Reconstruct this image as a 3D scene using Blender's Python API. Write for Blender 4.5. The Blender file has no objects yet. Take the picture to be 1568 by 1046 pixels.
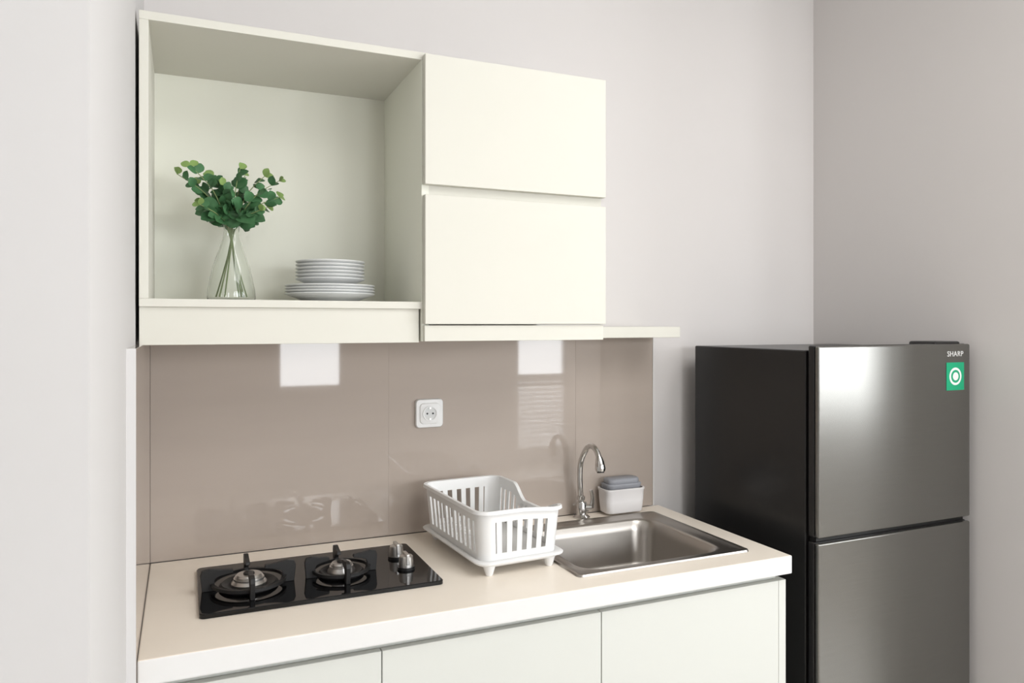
import bpy, bmesh, math, random
from mathutils import Vector, Matrix
random.seed(7)
S=bpy.context.scene
S.view_settings.view_transform='Standard'
S.view_settings.look='None'
H=1.45; CT=0.853
# ---------------- materials ----------------
def s2l(c):
    return tuple(((x/255)/12.92 if x/255<=0.04045 else ((x/255+0.055)/1.055)**2.4) for x in c)
def mat(name,rgb,rough=0.5,metal=0.0,noise=0.02,nscale=30,bump=0.0,bscale=200,stretch=None,trans=0,ior=1.45,spec=0.5,coat=0,rvar=0):
    m=bpy.data.materials.new(name); m.use_nodes=True
    nt=m.node_tree; b=nt.nodes['Principled BSDF']
    c=s2l(rgb)
    b.inputs['Roughness'].default_value=rough
    b.inputs['Metallic'].default_value=metal
    b.inputs['IOR'].default_value=ior
    b.inputs['Specular IOR Level'].default_value=spec
    b.inputs['Transmission Weight'].default_value=trans
    b.inputs['Coat Weight'].default_value=coat
    b.inputs['Coat Roughness'].default_value=0.05
    tc=nt.nodes.new('ShaderNodeTexCoord'); mp=nt.nodes.new('ShaderNodeMapping')
    nt.links.new(tc.outputs['Object'],mp.inputs['Vector'])
    if stretch: mp.inputs['Scale'].default_value=stretch
    n=nt.nodes.new('ShaderNodeTexNoise'); n.inputs['Scale'].default_value=nscale; n.inputs['Detail'].default_value=3
    nt.links.new(mp.outputs[0],n.inputs['Vector'])
    r=nt.nodes.new('ShaderNodeValToRGB')
    r.color_ramp.elements[0].position=0.3; r.color_ramp.elements[1].position=0.7
    r.color_ramp.elements[0].color=(*[max(0,x*(1-noise)) for x in c],1)
    r.color_ramp.elements[1].color=(*[min(1,x*(1+noise)) for x in c],1)
    nt.links.new(n.outputs['Fac'],r.inputs['Fac']); nt.links.new(r.outputs[0],b.inputs['Base Color'])
    if rvar:
        mr=nt.nodes.new('ShaderNodeMapRange'); mr.inputs['To Min'].default_value=max(0,rough-rvar); mr.inputs['To Max'].default_value=rough+rvar
        nt.links.new(n.outputs['Fac'],mr.inputs['Value']); nt.links.new(mr.outputs[0],b.inputs['Roughness'])
    if bump:
        n2=nt.nodes.new('ShaderNodeTexNoise'); n2.inputs['Scale'].default_value=bscale
        nt.links.new(mp.outputs[0],n2.inputs['Vector'])
        bp=nt.nodes.new('ShaderNodeBump'); bp.inputs['Strength'].default_value=bump; bp.inputs['Distance'].default_value=0.002
        nt.links.new(n2.outputs['Fac'],bp.inputs['Height']); nt.links.new(bp.outputs[0],b.inputs['Normal'])
    return m
M={}
M['wall']=mat('wall_paint',(217,213,211),0.8,noise=0.008,nscale=3,spec=.1)
M['wallL']=mat('wall_paint_side',(211,209,208),0.8,noise=0.008,nscale=3,spec=.1)
M['ceil']=mat('ceiling_paint',(238,238,236),0.8)
M['floor']=mat('floor_tile',(200,194,186),0.25,noise=0.05,nscale=4)
M['cab']=mat('cream_laminate',(219,217,207),0.55,noise=0.006,nscale=5,spec=.06)
M['cabin']=mat('cabinet_inner_laminate',(236,236,224),0.55,noise=0.006,nscale=5,spec=.1)
M['base']=mat('base_laminate',(213,214,208),0.55,noise=0.006,nscale=5,spec=.06)
M['ctop']=mat('countertop_cream',(251,241,227),0.3,noise=0.015,nscale=8)
M['cedge']=mat('countertop_edge',(227,226,224),0.5,noise=0.005,spec=.1)
M['tile']=mat('backsplash_tile',(178,166,156),0.03,noise=0.025,nscale=2.2,stretch=(1,1,5),spec=.65)
M['grout']=mat('grout',(160,148,138),0.8)
M['black']=mat('black_plastic',(20,20,20),0.4)
M['glassb']=mat('black_hob_glass',(9,9,10),0.04,noise=0)
M['iron']=mat('cast_iron',(30,29,29),0.5,bump=0.15)
M['alu']=mat('burner_aluminium',(205,203,200),0.35,metal=1)
M['chrome']=mat('chrome',(205,204,202),0.15,metal=1,noise=0.0)
M['steel']=mat('brushed_steel',(178,173,167),0.3,metal=1,noise=0.02,nscale=8,stretch=(2,60,2),rvar=0.03)
M['fside']=mat('fridge_side',(30,29,29),0.3,noise=0.03)
M['inox']=mat('fridge_inox',(126,125,121),0.25,metal=0.9,noise=0.025,nscale=6,stretch=(1.5,1,60),rvar=0.012)
M['white']=mat('white_plastic',(235,235,234),0.35,noise=0.0)
M['holder']=mat('holder_white',(234,231,230),0.4,noise=0.0)
M['grey']=mat('grey_plastic',(150,152,158),0.5,noise=0.03)
M['plate']=mat('stoneware',(214,215,214),0.3,noise=0.01)
M['leaf']=mat('eucalyptus_leaf',(66,110,70),0.5,noise=0.4,nscale=25)
M['leaf2']=mat('eucalyptus_tip',(130,158,90),0.5,noise=0.2,nscale=25)
M['stem']=mat('stem',(130,145,95),0.6)
M['green']=mat('sticker_green',(20,160,115),0.4,noise=0)
M['glass']=mat('clear_glass',(252,254,252),0.0,noise=0,trans=1,ior=1.45)
M['frame']=mat('window_frame_white',(230,230,230),0.4)
M['silver']=mat('badge_silver',(235,235,233),0.3,metal=0.2)
# ---------------- helpers ----------------
def link(o):
    S.collection.objects.link(o); return o
def mk(name,verts,faces,m,smooth=False,center=True):
    c=Vector((0,0,0))
    if center:
        lo=Vector([min(v[i] for v in verts) for i in range(3)]); hi=Vector([max(v[i] for v in verts) for i in range(3)])
        c=(lo+hi)/2
    me=bpy.data.meshes.new(name); me.from_pydata([tuple(Vector(v)-c) for v in verts],[],faces)
    me.validate(); me.update()
    bm=bmesh.new(); bm.from_mesh(me); bmesh.ops.recalc_face_normals(bm,faces=bm.faces); bm.to_mesh(me); bm.free()
    if smooth:
        for p in me.polygons: p.use_smooth=True
    o=bpy.data.objects.new(name,me); o.location=c
    for mm in (m if isinstance(m,list) else [m]): me.materials.append(mm)
    return link(o)
def box(name,x0,x1,y0,y1,z0,z1,m,bev=0.0,seg=2):
    v=[(x,y,z) for x in(x0,x1) for y in(y0,y1) for z in(z0,z1)]
    f=[(0,1,3,2),(4,6,7,5),(0,4,5,1),(2,3,7,6),(0,2,6,4),(1,5,7,3)]
    o=mk(name,v,f,m)
    if bev:
        b=o.modifiers.new('bev','BEVEL'); b.width=bev; b.segments=seg; b.limit_method='ANGLE'
        for p in o.data.polygons: p.use_smooth=True
        w=o.modifiers.new('wn','WEIGHTED_NORMAL'); w.keep_sharp=True
    return o
def rrect(x0,x1,y0,y1,r,z,n=8):
    pts=[]
    for cx,cy,a0 in((x1-r,y1-r,0),(x0+r,y1-r,90),(x0+r,y0+r,180),(x1-r,y0+r,270)):
        for i in range(n+1):
            a=math.radians(a0+90*i/n); pts.append((cx+r*math.cos(a),cy+r*math.sin(a),z))
    return pts
def loft(name,loops,m,caps=(True,True),smooth=True,closed=False):
    n=len(loops[0]); v=[p for l in loops for p in l]; f=[]
    L=len(loops)
    for k in range(L-1+(1 if closed else 0)):
        a=k*n; b=((k+1)%L)*n
        for i in range(n):
            j=(i+1)%n; f.append((a+i,a+j,b+j,b+i))
    if caps[0]: f.append(tuple(range(n))[::-1])
    if caps[1]: f.append(tuple((L-1)*n+i for i in range(n)))
    return mk(name,v,f,m,smooth)
def lathe(name,prof,loc,m,n=48,axis='Z',smooth=True,closed=False,ang=40):
    loops=[]
    for r,z in prof:
        l=[]
        for i in range(n):
            a=2*math.pi*i/n; c,s=r*math.cos(a),r*math.sin(a)
            p=(c,s,z) if axis=='Z' else ((c,-z,s) if axis=='Y' else (z,c,s))
            l.append((p[0]+loc[0],p[1]+loc[1],p[2]+loc[2]))
        loops.append(l)
    o=loft(name,loops,m,(not closed,not closed),smooth,closed)
    if smooth: edge_split(o,ang)
    return o
def edge_split(o,ang=40):
    e=o.modifiers.new('es','EDGE_SPLIT'); e.split_angle=math.radians(ang)
def tube(name,pts,r,m,n=12,radii=None,smooth_path=True):
    P=[Vector(p) for p in pts]
    if smooth_path:
        Q=[];R=[]
        rr=radii or [r]*len(P)
        for i in range(len(P)-1):
            p0=P[max(i-1,0)];p1=P[i];p2=P[i+1];p3=P[min(i+2,len(P)-1)]
            for k in range(6):
                t=k/6
                Q.append(0.5*((2*p1)+(-p0+p2)*t+(2*p0-5*p1+4*p2-p3)*t*t+(-p0+3*p1-3*p2+p3)*t**3)); R.append(rr[i]*(1-t)+rr[i+1]*t)
        Q.append(P[-1]);R.append(rr[-1]); P=Q
    else: R=radii or [r]*len(P)
    loops=[]; up=Vector((0.3,0.2,1)).normalized(); prev=None
    for i,p in enumerate(P):
        t=(P[min(i+1,len(P)-1)]-P[max(i-1,0)]).normalized()
        if prev is None:
            a=t.cross(up); 
            if a.length<.1: a=t.cross(Vector((1,0,0)))
            a.normalize()
        else: a=(prev-t*prev.dot(t)).normalized()
        prev=a; b=t.cross(a)
        loops.append([tuple(p+R[i]*(math.cos(2*math.pi*k/n)*a+math.sin(2*math.pi*k/n)*b)) for k in range(n)])
    o=loft(name,loops,m); edge_split(o,50); return o
def group(name,loc,parts,rot=0):
    e=bpy.data.objects.new(name,None); link(e); e.empty_display_size=0.05
    e.location=loc
    for p in parts:
        p.parent=e; p.location=p.location-Vector(loc)
    e.rotation_euler=(0,0,rot)
    return e
def cut(o,cutters):
    bpy.context.view_layer.update()
    for c in cutters:
        b=o.modifiers.new('cut','BOOLEAN'); b.object=c; b.operation='DIFFERENCE'; b.solver='EXACT'
    bpy.context.view_layer.update()
    dg=bpy.context.evaluated_depsgraph_get()
    me=bpy.data.meshes.new_from_object(o.evaluated_get(dg))
    o.modifiers.clear(); o.data=me
    for c in cutters: bpy.data.objects.remove(c)
    return o
# ---------------- room shell ----------------
CZ=2.95; YB=-5.0; XL=-2.4; XR=4.4
WX=-.090; RW=-.98
box('floor',XL-.1,XR+.1,YB-.1,.15,-.1,0,M['floor'])
box('ceiling',XL-.1,XR+.1,YB-.1,.15,CZ,CZ+.1,M['ceil'])
box('wall_back',-.25,2.4,.03,.13,0,CZ,M['wall'])
box('wall_left',-.30,WX,-1.18,.03,0,CZ,M['wallL'])
box('wall_left_return',XL,-.30,-1.18,-1.08,0,CZ,M['wallL'])
# right wall, slightly out of square
mk('wall_right',[(2.155,.03,0),(2.214,RW,0),(2.414,RW,0),(2.355,.03,0),(2.155,.03,CZ),(2.214,RW,CZ),(2.414,RW,CZ),(2.355,.03,CZ)],
   [(0,1,2,3),(4,7,6,5),(0,4,5,1),(1,5,6,2),(2,6,7,3),(3,7,4,0)],M['wall'])
box('wall_right_return',2.4,XR,RW,RW+.1,0,CZ,M['wall'])
east=box('wall_east',XR,XR+.12,YB,RW+.1,0,CZ,M['wall'])
box('wall_west',XL-.1,XL,YB,-1.08,0,CZ,M['wall'])
rear=box('wall_rear',XL,XR,YB-.12,YB,0,CZ,M['wall'])
holes=[(.78,1.39,.85,2.2),(3.15,3.78,.0,2.2),(1.70,2.85,1.45,2.3)]  # last opening is an invented one, cut to let in more light
cut(rear,[box('c',a,b,YB-.3,YB+.1,c if c>0 else -.05,d,M['wall']) for a,b,c,d in holes])
eh=(-4.1,-2.7,.85,2.2)
cut(east,[box('c',XR-.1,XR+.3,eh[0],eh[1],eh[2],eh[3],M['wall'])])
def window(name,a,b,c,d,mull=1):
    t=.035; y0,y1=YB-.09,YB-.04; parts=[
      box('frame_left',a,a+t,y0,y1,c,d,M['frame']),box('frame_right',b-t,b,y0,y1,c,d,M['frame']),
      box('frame_bottom',a+t,b-t,y0,y1,c,c+t,M['frame']),box('frame_top',a+t,b-t,y0,y1,d-t,d,M['frame'])]
    for i in range(1,mull):
        x=a+(b-a)*i/mull; parts.append(box('mullion_%d'%i,x-.015,x+.015,y0,y1,c+t,d-t,M['frame']))
    return group(name,((a+b)/2,YB-.06,c),parts)
window('window_1',*holes[0],mull=1)
window('added_high_window',*holes[2],mull=2)  # made-up high window, added for extra light and kept out of tile reflections
x0,x1=XR+.04,XR+.09; t=.035; a,b,c,d=eh
group('window_3',(XR+.06,(a+b)/2,c),[box('frame_left',x0,x1,a,a+t,c,d,M['frame']),box('frame_right',x0,x1,b-t,b,c,d,M['frame']),box('frame_bottom',x0,x1,a+t,b-t,c,c+t,M['frame']),box('frame_top',x0,x1,a+t,b-t,d-t,d,M['frame']),box('mullion_1',x0,x1,(a+b)/2-.015,(a+b)/2+.015,c+t,d-t,M['frame'])])
# louvred door with glazed top
a,b=3.15,3.78; y0,y1=YB-.09,YB-.04
parts=[box('stile_left',a,a+.05,y0,y1,0,2.2,M['frame']),box('stile_right',b-.05,b,y0,y1,0,2.2,M['frame']),
 box('rail_bottom',a+.05,b-.05,y0,y1,0,.15,M['frame']),box('rail_mid',a+.05,b-.05,y0,y1,.85,.93,M['frame']),box('rail_top',a+.05,b-.05,y0,y1,2.12,2.2,M['frame'])]
for i in range(14):
    z=.15+.05*i
    parts.append(mk('slat_%d'%i,[(a+.05,y1,z),(b-.05,y1,z),(b-.05,y0,z+.035),(a+.05,y0,z+.035),(a+.05,y1,z+.008),(b-.05,y1,z+.008),(b-.05,y0,z+.043),(a+.05,y0,z+.043)],
      [(0,1,2,3),(4,5,6,7),(0,1,5,4),(2,3,7,6),(0,3,7,4),(1,2,6,5)],M['frame']))
group('door_1',((a+b)/2,YB-.06,0),parts)
# ---------------- backsplash ----------------
tp=[]
for i,(x0,x1) in enumerate([(-.0745,.532),(.5321,1.132),(1.1321,1.42)]):
    tp.append(box('tile_%d'%i,x0,x1,0,.022,CT+.001,1.408,M['tile'],.0003,1))
tp.append(box('grout_bed',-.07,1.415,.004,.03,CT+.001,1.406,M['grout']))
tp.append(box('edge_trim',1.4205,1.424,-.002,.03,CT+.001,1.408,M['cedge']))
tp.append(box('side_tile',WX-.004,-.0748,-.615,.022,.0,1.408,M['tile'],.0005,1))
tp.append(box('side_trim',WX-.004,-.0750,-.62,-.6155,.0,1.408,M['wallL']))
group('backsplash',(.67,.015,1.1),tp)
# ---------------- upper cabinet ----------------
def Z(r): return H+r
yf=-.36
P=[]
X0=-.083;t=.018
P.append(box('panel_left',X0,X0+t,yf,.028,Z(.054),Z(.630),M['cab'],.001))
P.append(box('panel_top',X0,.538,yf,.028,Z(.630),Z(.648),M['cab'],.001))
P.append(box('panel_shelf',X0,.521,yf,.028,Z(.037),Z(.054),M['cab'],.001))
P.append(box('panel_mid',.520,.538,yf,.028,Z(-.04),Z(.630),M['cabin']))
P.append(box('panel_back',X0+t,.520,.0,.026,Z(.054),Z(.630),M['cabin']))
P.append(box('fascia_left',X0,.516,yf+.008,yf+.026,Z(-.043),Z(.037),M['cab'],.001))
P.append(box('bottom_left',X0,.520,yf+.026,.0,Z(-.038),Z(-.022),M['cab']))
P.append(box('door_upper',.523,1.015,yf-.02,yf-.002,Z(.332),Z(.640),M['cab'],.0015))
P.append(box('door_lower',.523,1.015,yf-.02,yf-.002,Z(.001),Z(.308),M['cab'],.0015))
P.append(box('carcass_right',.538,1.012,yf,.028,Z(.0),Z(.636),M['cab']))
P.append(box('fascia_right',.524,1.012,yf-.012,yf+.006,Z(-.040),Z(-.002),M['cab'],.001))
P.append(box('bottom_right',.538,1.012,yf+.006,.0,Z(-.040),Z(-.022),M['cab']))
P.append(box('side_shelf',1.012,1.42,-.15,.028,Z(-.040),Z(-.007),M['cab'],.001))
group('wall_cabinet',(.45,0,1.41),P)
# ---------------- base cabinet + countertop ----------------
slab=box('countertop_slab',-.0745,1.443,-.596,-.001,CT-.047,CT,[M['cedge'],M['ctop']])
cut(slab,[box('c',.880,1.325,-.50,-.125,CT-.1,CT+.1,M['ctop'])])
for p in slab.data.polygons:
    if p.normal.z>.9: p.material_index=1
b=slab.modifiers.new('bev','BEVEL'); b.width=.003; b.segments=2; b.limit_method='ANGLE'
P=[slab]
P.append(box('carcass_left',-.0745,-.05,-.555,0.0,.1,CT-.048,M['base']))
P.append(box('carcass_right',1.415,1.438,-.578,0.0,.0,CT-.067,M['base']))
P.append(box('channel_strip',-.0745,1.425,-.555,-.545,CT-.115,CT-.048,M['base']))
P.append(box('carcass_floor',-.05,1.415,-.555,0,.1,.118,M['base']))
P.append(box('toe_kick',-.0745,1.415,-.50,-.485,0,.1,M['base']))
for i,(a,b) in enumerate([(-.0745,.3695),(.3715,.884),(.886,1.4145)]):
    P.append(box('door_%d'%(i+1),a,b,-.578,-.560,.105,CT-.067,M['base'],.0015))
group('base_cabinet',(.68,-.3,0),P)
# ---------------- sink ----------------
sx0,sx1,sy0,sy1=.853,1.368,-.527,-.078
def ins(d,z,r): return rrect(sx0+d,sx1-d,sy0+d,sy1-d,r,z)
bx0,bx1,by0,by1=.892,1.305,-.492,-.135
def bi(d,z,r): return rrect(bx0+d,bx1-d,by0+d,by1-d,r,z)
loops=[ins(0,CT+.0005,.014),ins(.0015,CT+.005,.014),ins(.006,CT+.0065,.014),ins(.012,CT+.003,.012),bi(-.012,CT+.003,.06),bi(-.004,CT+.002,.056),bi(0,CT-.004,.054),bi(.006,CT-.03,.054),bi(.012,CT-.12,.052),bi(.02,CT-.138,.05),bi(.04,CT-.147,.045),bi(.1,CT-.15,.03)]
cx,cy=(bx0+bx1)/2,(by0+by1)/2
loops+=[rrect(cx-.05,cx+.05,cy-.05,cy+.05,.0499,CT-.152),rrect(cx-.04,cx+.04,cy-.04,cy+.04,.0399,CT-.158)]
bowl=loft('bowl',loops,M['steel'],(False,True)); edge_split(bowl,50)
drain=lathe('drain_cap',[(.038,-.0),(.038,.004),(.02,.007),(.004,.007)],(cx,cy,CT-.157),M['chrome'])
group('kitchen_sink',(1.11,-.3,CT),[bowl,drain])
# ---------------- faucet ----------------
fx,fy=1.128,-.045
P=[lathe('flange',[(.0001,0),(.026,0),(.026,.004),(.018,.010),(.016,.012),(.016,.045),(.014,.05),(.0001,.05)],(fx,fy,CT),M['chrome']),
 tube('spout',[(fx,fy,CT+.045),(fx-.004,fy,CT+.08),(fx-.006,fy,CT+.13),(fx-.004,fy-.004,CT+.175),(fx,fy-.028,CT+.215),(fx,fy-.06,CT+.231),(fx,fy-.09,CT+.222),(fx,fy-.108,CT+.200)],.0085,M['chrome'],16),
 tube('nozzle',[(fx,fy-.106,CT+.204),(fx,fy-.110,CT+.192),(fx,fy-.114,CT+.172),(fx,fy-.115,CT+.164)],.01,M['chrome'],20,[.0095,.013,.016,.0135],False),
 tube('aerator',[(fx,fy-.1148,CT+.166),(fx,fy-.1155,CT+.160)],.011,M['black'],16,None,False),
 lathe('collar',[(.0095,0),(.0125,.002),(.0125,.012),(.0095,.014)],(fx-.002,fy,CT+.055),M['chrome']),
 tube('valve',[(fx,fy,CT+.03),(fx+.028,fy-.012,CT+.032)],.0115,M['chrome'],16,None,False),
 tube('lever',[(fx+.028,fy-.012,CT+.032),(fx+.030,fy-.016,CT+.06),(fx+.022,fy-.02,CT+.088)],.005,M['chrome'],12,[.008,.0055,.005])]
group('kitchen_faucet',(fx,fy,CT),P)
# ---------------- sponge holder ----------------
hx,hy=1.272,-.043
def hb(w,d,z,r=.018): return rrect(hx-w/2,hx+w/2,hy-d/2,hy+d/2,r,z)
P=[]
bd=loft('body',[hb(.122,.056,CT+.0065,.016),hb(.130,.064,CT+.010),hb(.136,.068,CT+.045),hb(.139,.070,CT+.074),hb(.143,.074,CT+.078),hb(.143,.074,CT+.083),hb(.134,.066,CT+.083),hb(.130,.062,CT+.07)],M['holder']); edge_split(bd,50); P.append(bd)
P.append(loft('grey_tray',[hb(.118,.056,CT+.070),hb(.124,.060,CT+.092),hb(.126,.062,CT+.096),hb(.110,.05,CT+.098)],M['grey']))
P.append(loft('press_plate',[hb(.108,.050,CT+.096),hb(.113,.053,CT+.1),hb(.113,.053,CT+.109),hb(.107,.048,CT+.113)],M['grey']))
group('sponge_holder',(hx,hy,CT),P)
# ---------------- dish rack ----------------
def rack():
    rx,ry=.739,-.247; hw,hl=.112,.188; zb=CT+.034
    n=320
    def per(hw,hl,r,n=n):
        pts=[]
        L=[2*(hl-r),math.pi*r/2,2*(hw-r),math.pi*r/2]*2
        tot=sum(L)
        for i in range(n):
            s=tot*i/n; k=0
            while s>L[k]: s-=L[k];k+=1
            if k==0: p=(hw,-hl+r+s)
            elif k==1: a=s/r; p=(hw-r+r*math.cos(a),hl-r+r*math.sin(a))
            elif k==2: p=(hw-r-s,hl)
            elif k==3: a=s/r; p=(-hw+r-r*math.sin(a),hl-r+r*math.cos(a))
            elif k==4: p=(-hw,hl-r-s)
            elif k==5: a=s/r; p=(-hw+r-r*math.cos(a),-hl+r-r*math.sin(a))
            elif k==6: p=(-hw+r+s,-hl)
            else: a=s/r; p=(hw-r+r*math.sin(a),-hl+r-r*math.cos(a))
            pts.append(p)
        return pts,tot
    top,tot=per(hw,hl,.03)
    def hgt(x,y):
        h=.122
        if x>0.0:
            u=(y/hl)
            def ss(a,b,v):
                v=max(0,min(1,(v-a)/(b-a))); return v*v*(3-2*v)
            d=ss(.45,.05,u)*(1-ss(-.35,-.95,u)*0.8)
            h-=.038*d*min(1,x/(hw*.8))
        return h
    verts=[];nr=11
    KX,KY=.91,.95
    for i,(x,y) in enumerate(top):
        h=hgt(x,y)
        zs=[0,.006,.012,.018,.05,.075,h-.028,h-.015,h]
        for z in zs:
            verts.append((rx+x*(KX+(1-KX)*z/.122),ry+y*(KY+(1-KY)*z/.122),zb+z))
        ox=(1 if x>0 else -1)*max(0,(abs(x)-(hw-.03))/.03); oy=(1 if y>0 else -1)*max(0,(abs(y)-(hl-.03))/.03)
        l=math.hypot(ox,oy) or 1; ox/=l;oy/=l
        k=KX+(1-KX)*h/.122; ky=KY+(1-KY)*h/.122
        verts.append((rx+x*k+ox*.009,ry+y*ky+oy*.009,zb+h+.001))
        verts.append((rx+x*k+ox*.011,ry+y*ky+oy*.011,zb+h-.007))
    faces=[]
    for i in range(n):
        j=(i+1)%n
        x,y=top[i]
        corner = abs(x)>hw-.034 and abs(y)>hl-.034
        bar = (i%8)<4
        for r in range(nr-1):
            if 3<=r<=5 and not corner and not bar: continue
            a=i*nr+r;b=j*nr+r
            faces.append((a,b,b+1,a+1))
    basket=mk('basket',verts,faces,M['white'],True)
    sm=basket.modifiers.new('sol','SOLIDIFY'); sm.thickness=.003; sm.offset=-1
    edge_split(basket,45)
    P=[basket]
    def rr(w,l,z,r=.03): return rrect(rx-w,rx+w,ry-l,ry+l,r,CT+z)
    P.append(loft('basket_floor',[rr(.098,.172,.036,.02),rr(.100,.174,.038,.02),rr(.098,.172,.04,.02)],M['white']))
    tray=loft('drip_tray',[rr(.098,.176,.021),rr(.104,.182,.0215),rr(.110,.189,.026),rr(.113,.192,.031),rr(.119,.199,.0315),rr(.120,.200,.035),rr(.117,.197,.0375),rr(.108,.186,.0375),rr(.100,.176,.030)],M['white']); edge_split(tray,50)
    P.append(tray)
    for k,(sx,sy) in enumerate([(-1,-1),(1,-1),(-1,1),(1,1)]):
        P.append(lathe('foot_%d'%k,[(.0001,0),(.0075,0),(.009,.002),(.015,.022),(.015,.028)],(rx+sx*.082,ry+sy*.172,CT),M['white'],24))
    for k in range(7):
        y=ry+.14-.035*k
        P.append(tube('divider_%d'%k,[(rx-.085,y,CT+.038),(rx-.06,y,CT+.062),(rx-.035,y,CT+.038)],.0025,M['white'],8))
    group('dish_rack',(rx,ry,CT),P,math.radians(3.5))
rack()
# ---------------- gas hob ----------------
P=[]
g=loft('glass_top',[rrect(.03,.55,-.44,-.12,.012,CT+.0005),rrect(.03,.55,-.44,-.12,.012,CT+.008),rrect(.032,.548,-.438,-.122,.011,CT+.010)],M['glassb']); edge_split(g,30); P.append(g)
ZG=CT+.010
def burner(cx,cy,R,tag):
    q=[]
    q.append(lathe('drip_ring_'+tag,[(R*.35,.0),(R*.62,.0),(R*.66,.006),(R*.60,.011),(R*.40,.006)],(cx,cy,ZG),M['iron'],48,closed=True))
    q.append(lathe('burner_base_'+tag,[(.0001,0),(R*.40,0),(R*.40,.010),(R*.34,.016),(R*.34,.020),(.0001,.020)],(cx,cy,ZG),M['alu']))
    q.append(lathe('burner_cap_'+tag,[(.0001,.020),(R*.30,.020),(R*.31,.024),(R*.27,.028),(.0001,.028)],(cx,cy,ZG),M['alu']))
    q.append(lathe('burner_pin_'+tag,[(.0001,.028),(R*.13,.028),(R*.12,.031),(.0001,.031)],(cx,cy,ZG),M['black']))
    q.append(lathe('support_ring_'+tag,[(R*.76,.010),(R*.84,.010),(R*.84,.017),(R*.76,.017)],(cx,cy,ZG),M['iron'],48,closed=True))
    prof=[(R*.70,.0),(R*1.02,.0),(R*1.06,.036),(R*1.02,.046),(R*.86,.049),(R*.62,.045),(R*.36,.043),(R*.34,.036),(R*.62,.031),(R*.72,.028),(R*.76,.020)]
    for k in range(4):
        a=math.pi/2*k
        w=.005; v=[]
        for sgn in(-1,1):
            for r,z in prof:
                v.append((cx+r*math.cos(a)-sgn*w*math.sin(a),cy+r*math.sin(a)+sgn*w*math.cos(a),ZG+z))
        n=len(prof); f=[tuple(range(n)),tuple(range(n,2*n))[::-1]]+[(i,(i+1)%n,n+(i+1)%n,n+i) for i in range(n)]
        o=mk('support_arm_%s_%d'%(tag,k),v,f,M['iron']); bb=o.modifiers.new('b','BEVEL'); bb.width=.001
        q.append(o)
    return q
P+=burner(.136,-.300,.096,'large'); P+=burner(.342,-.300,.080,'small')
for k,(kx,ky) in enumerate([(.492,-.235),(.492,-.325)]):
    P.append(lathe('knob_skirt_%d'%k,[(.0001,0),(.021,0),(.021,.006),(.0001,.006)],(kx,ky,ZG),M['black']))
    P.append(lathe('knob_%d'%k,[(.0001,.006),(.0175,.006),(.0175,.014),(.016,.030),(.014,.032),(.0001,.032)],(kx,ky,ZG),M['alu'],32,ang=30))
    P.append(box('knob_grip_%d'%k,kx-.0045,kx+.0045,ky-.018,ky+.018,ZG+.012,ZG+.038,M['alu'],.002))
group('gas_hob',(.29,-.28,CT),P)
# ---------------- wall socket ----------------
sx,sz=.650,Z(-.2556); P=[]
def so(w,y,r): return [(sx+p[0],y,sz+p[1]) for p in rrect(-w/2,w/2,-w/2,w/2,r,0)]
o=loft('plate',[so(.083,-.0005,.012),so(.083,-.006,.012),so(.078,-.010,.010),so(.060,-.0105,.012),so(.058,-.013,.012),so(.054,-.014,.012)],M['white']); edge_split(o,40); P.append(o)
P.append(lathe('socket_ring',[(.0185,.0135),(.0215,.0135),(.0215,.0165),(.0185,.0165)],(sx,0,sz),M['white'],40,'Y',closed=True))
P.append(lathe('socket_well',[(.0001,.0138),(.0185,.0138),(.0185,.0144),(.0001,.0144)],(sx,0,sz),M['plate'],40,'Y'))
for s in(-1,1):
    P.append(lathe('pin_hole',[(.0001,.0143),(.0028,.0143),(.0028,.0148),(.0001,.0148)],(sx+s*.0085,0,sz),M['black'],16,'Y'))
    P.append(box('earth_clip',sx-.003,sx+.003,-.0165,-.0144,sz+s*.0155-.0025,sz+s*.0155+.0025,M['alu']))
group('power_socket',(sx,0,sz),P)
# ---------------- fridge ----------------
fx0,fx1=1.552,2.158; P=[]
P.append(box('cabinet_body',fx0,fx1,-.532,-.05,.03,1.380,M['fside'],.004))
P.append(box('gasket',fx0+.015,fx1-.015,-.541,-.532,.05,1.375,M['black']))
for nm,z0,z1 in(('freezer_door',.876,1.393),('lower_door',.045,.864)):
    P.append(box(nm+'_back',fx0,fx1,-.562,-.541,z0,z1,M['fside'],.004))
    P.append(box(nm+'_skin',fx0+.001,fx1-.001,-.577,-.5625,z0+.001,z1-.001,M['inox'],.005,3))
P.append(box('handle_strip',fx0+.01,fx1-.01,-.560,-.541,.864,.876,M['black']))
P.append(box('hinge_cover',fx1-.13,fx1-.02,-.56,-.47,1.380,1.400,M['fside'],.006))
for a,bq in((fx0+.04,-.1),(fx1-.08,-.1),(fx0+.04,-.5),(fx1-.08,-.5)):
    P.append(box('foot',a,a+.04,bq,bq+.04,0,.03,M['black']))
P.append(box('sticker',2.052,2.128,-.5782,-.5772,Z(-.194),Z(-.112),M['green']))
P.append(lathe('sticker_disc',[(.0001,.5782),(.026,.5782),(.026,.5786),(.0001,.5786)],(2.090,0,Z(-.153)),M['white'],32,'Y'))
P.append(lathe('sticker_mark',[(.0001,.5786),(.019,.5786),(.019,.579),(.0001,.579)],(2.090,0,Z(-.153)),M['green'],32,'Y'))
P.append(lathe('sticker_mark_inner',[(.0001,.579),(.012,.579),(.012,.5794),(.0001,.5794)],(2.090,0,Z(-.153)),M['white'],32,'Y'))
cu=bpy.data.curves.new('badge_text','FONT'); cu.body='SHARP'; cu.size=.022; cu.extrude=.0006; cu.align_x='CENTER'; cu.space_character=1.1
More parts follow.
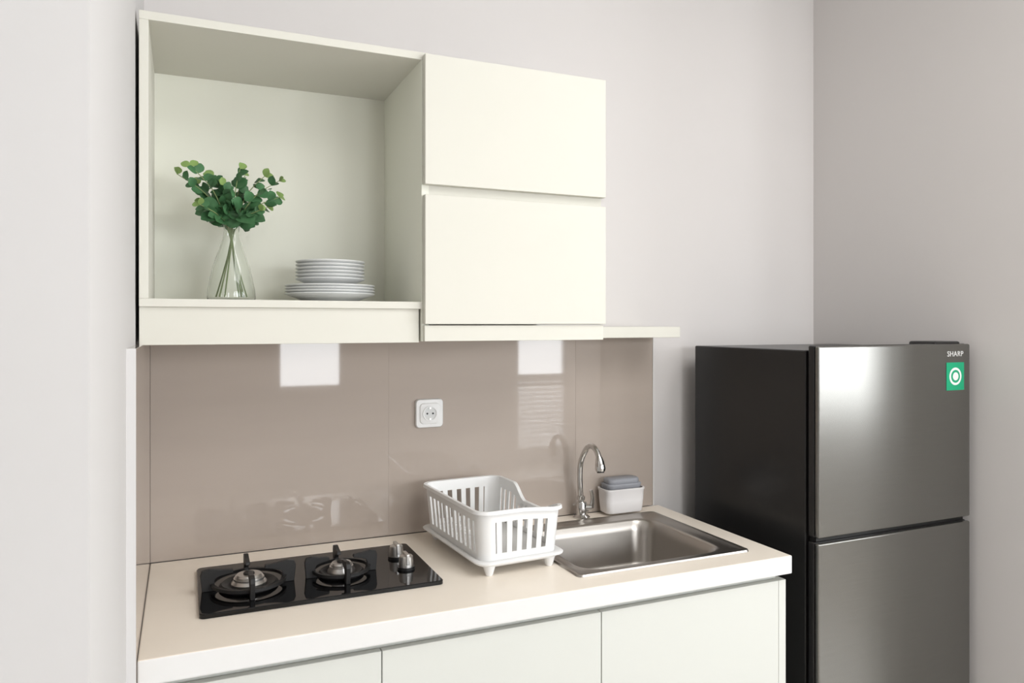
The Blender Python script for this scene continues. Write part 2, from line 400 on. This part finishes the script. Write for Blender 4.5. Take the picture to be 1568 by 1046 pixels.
to=bpy.data.objects.new('badge_text',cu); link(to); cu.materials.append(M['silver']); to.rotation_euler=(math.pi/2,0,0); to.location=(2.090,-.5778,Z(-.094)); P.append(to)
group('refrigerator',(1.85,-.3,0),P)
# ---------------- plates ----------------
zs=Z(.054); px,py=.337,-.185; P=[]
def plate(nm,z,R,h):
    return lathe(nm,[(.0001,0),(R*.55,0),(R*.58,.002),(R*.72,h*.45),(R,h),(R*1.003,h+.0015),(R*.99,h+.003),(R*.70,h*.5+.003),(R*.55,.005),(.0001,.005)],(px,py,z),M['plate'],64,ang=60)
z=zs
for i in range(4): P.append(plate('dinner_plate_%d'%i,z,.109,.020)); z+=.0068
z+=.012
for i in range(6): P.append(plate('side_plate_%d'%i,z,.084,.018)); z+=.0085
group('plate_stack',(px,py,zs),P)
# ---------------- vase ----------------
vx,vy=.106,-.175
outer=[(.0001,0),(.050,0),(.054,.003),(.055,.010),(.053,.03),(.043,.08),(.028,.125),(.020,.150),(.0175,.165),(.018,.180),(.021,.198)]
inner=[(.0200,.1985),(.0168,.180),(.0163,.165),(.0188,.150),(.0268,.125),(.0418,.08),(.0517,.03),(.0535,.010),(.052,.004),(.048,.002),(.0001,.002)]
vg=lathe('vase_glass',outer+inner,(vx,vy,zs+.0005),M['glass'],64,ang=60)
# ---------------- eucalyptus ----------------
def leafpts(c,d,nrm,L,W):
    d=d.normalized(); sd=d.cross(nrm).normalized(); nn=sd.cross(d).normalized()
    out=[];prof=[(0,.08),(.15,.55),(.35,.92),(.55,1),(.75,.85),(.9,.5),(1,.08)]
    for t,w in prof:
        base=c+d*(L*t)+nn*(-.18*L*t*t)
        for s in(-1,0,1):
            out.append(base+sd*(s*w*W/2)+nn*(abs(s)*W*.10*w))
    return out
LV=[];LF=[];mi=[]
def add_leaf(c,d,n,L,W,m):
    o=len(LV); pts=leafpts(c,d,n,L,W); LV.extend(tuple(p) for p in pts)
    for i in range(6):
        for s in range(2):
            LF.append((o+3*i+s,o+3*i+s+1,o+3*i+s+4,o+3*i+s+3)); mi.append(m)
stems=[]
tips=[(-.118,.0,.335),(-.090,-.03,.350),(-.080,.04,.32),(-.040,.0,.335),(.018,-.02,.355),(.033,.03,.35),(.075,.0,.345),(.108,-.01,.335),(.112,.02,.30),(-.07,-.05,.26),(.06,-.05,.255),(.085,.03,.275),(-.02,-.04,.31),(-.06,.03,.28)]
for k,(tx,ty,tz) in enumerate(tips):
    a=2.4*k; bx,by=-.038*math.copysign(1,tx)*random.uniform(.4,1),.026*math.sin(a)
    tz-=.04
    p=[Vector((vx+bx,vy+by,zs+.01)),Vector((vx+bx*.30,vy+by*.3,zs+.10)),Vector((vx+tx*.08,vy+ty*.08,zs+.175)),Vector((vx+tx*.45,vy+ty*.5,zs+.175+(tz-.175)*.62)),Vector((vx+tx,vy+ty,zs+tz))]
    stems.append(tube('stem_%d'%k,p,.0016,M['stem'],6,[.0016,.0016,.0015,.0012,.0008]))
    for j in range(7):
        t=.15+.85*j/6
        if t<.5: c=p[2].lerp(p[3],t/.5*.8+.2)
        else: c=p[3].lerp(p[4],(t-.5)/.5)
        ax=(p[4]-p[3]).normalized()
        L=(.040-.020*t)*random.uniform(.85,1.2)
        for s in(-1,1):
            ph=random.uniform(0,6.28)
            rad=Vector((math.cos(ph),math.sin(ph)*.8,random.uniform(-.5,.5)))
            d=rad+ax*(.1+.9*t)
            n=Vector((random.uniform(-.5,.5),-.9,random.uniform(.1,.9)))
            add_leaf(c,d,n,L,L*.85,1 if (j>=6) else 0)
for dx,dy,dz in((-.05,-.03,.20),(.03,-.05,.195),(.06,-.02,.205),(-.07,0,.215),(.05,.02,.205),(-.04,.03,.21)):
    c=Vector((vx+dx*.45,vy+dy*.6,zs+dz+.005)); 
    add_leaf(c,Vector((dx*1.2,dy,-.015)),Vector((0.1*dx,-.8,.7)),.050,.044,0)
lv=mk('leaves',LV,LF,[M['leaf'],M['leaf2']],True)
for p,i in zip(lv.data.polygons,mi): p.material_index=i
group('eucalyptus_vase',(vx,vy,zs),[vg,lv]+stems)
# ---------------- lights ----------------
def area(name,loc,rot,sx,sy,pw,col=(1,1,1)):
    l=bpy.data.lights.new(name,'AREA'); l.shape='RECTANGLE'; l.size=sx; l.size_y=sy; l.energy=pw; l.color=col
    o=bpy.data.objects.new(name,l); o.location=loc; o.rotation_euler=rot; link(o); return o
R90=(math.radians(90),0,0)  # facing +Y
def winlight(n,a,b,c,d,rad):
    area(n,((a+b)/2,YB-.13,(c+d)/2),R90,b-a,d-c,rad*math.pi*(b-a)*(d-c),(.98,.99,1))
winlight('daylight_window_1',*holes[0],10)
winlight('daylight_door',3.15,3.78,.1,2.2,10)
winlight('added_high_window_light',*holes[2],12.5)  # extra light through the added high window
area('daylight_window_3',(XR+.13,(eh[0]+eh[1])/2,(eh[2]+eh[3])/2),(math.radians(90),0,math.radians(90)),eh[1]-eh[0],eh[3]-eh[2],9*math.pi*1.4*1.35,(.98,.99,1))
area('added_ceiling_fill',(1.5,-2.3,CZ-.06),(0,0,0),1.6,1.6,38,(1,.99,.975))  # soft overhead fill added to brighten the room, not a known fixture
w=bpy.data.worlds.new('sky'); S.world=w; w.use_nodes=True
w.node_tree.nodes['Background'].inputs[0].default_value=(.8,.9,1,1); w.node_tree.nodes['Background'].inputs[1].default_value=3
# ---------------- camera ----------------
cam=bpy.data.cameras.new('camera'); co=bpy.data.objects.new('camera',cam); link(co)
cam.sensor_width=36; cam.lens=36*1148/1568; cam.shift_y=-26/1568
co.location=(0,-2.08,H); co.rotation_euler=(math.radians(90),0,-math.radians(23.7))
S.camera=co
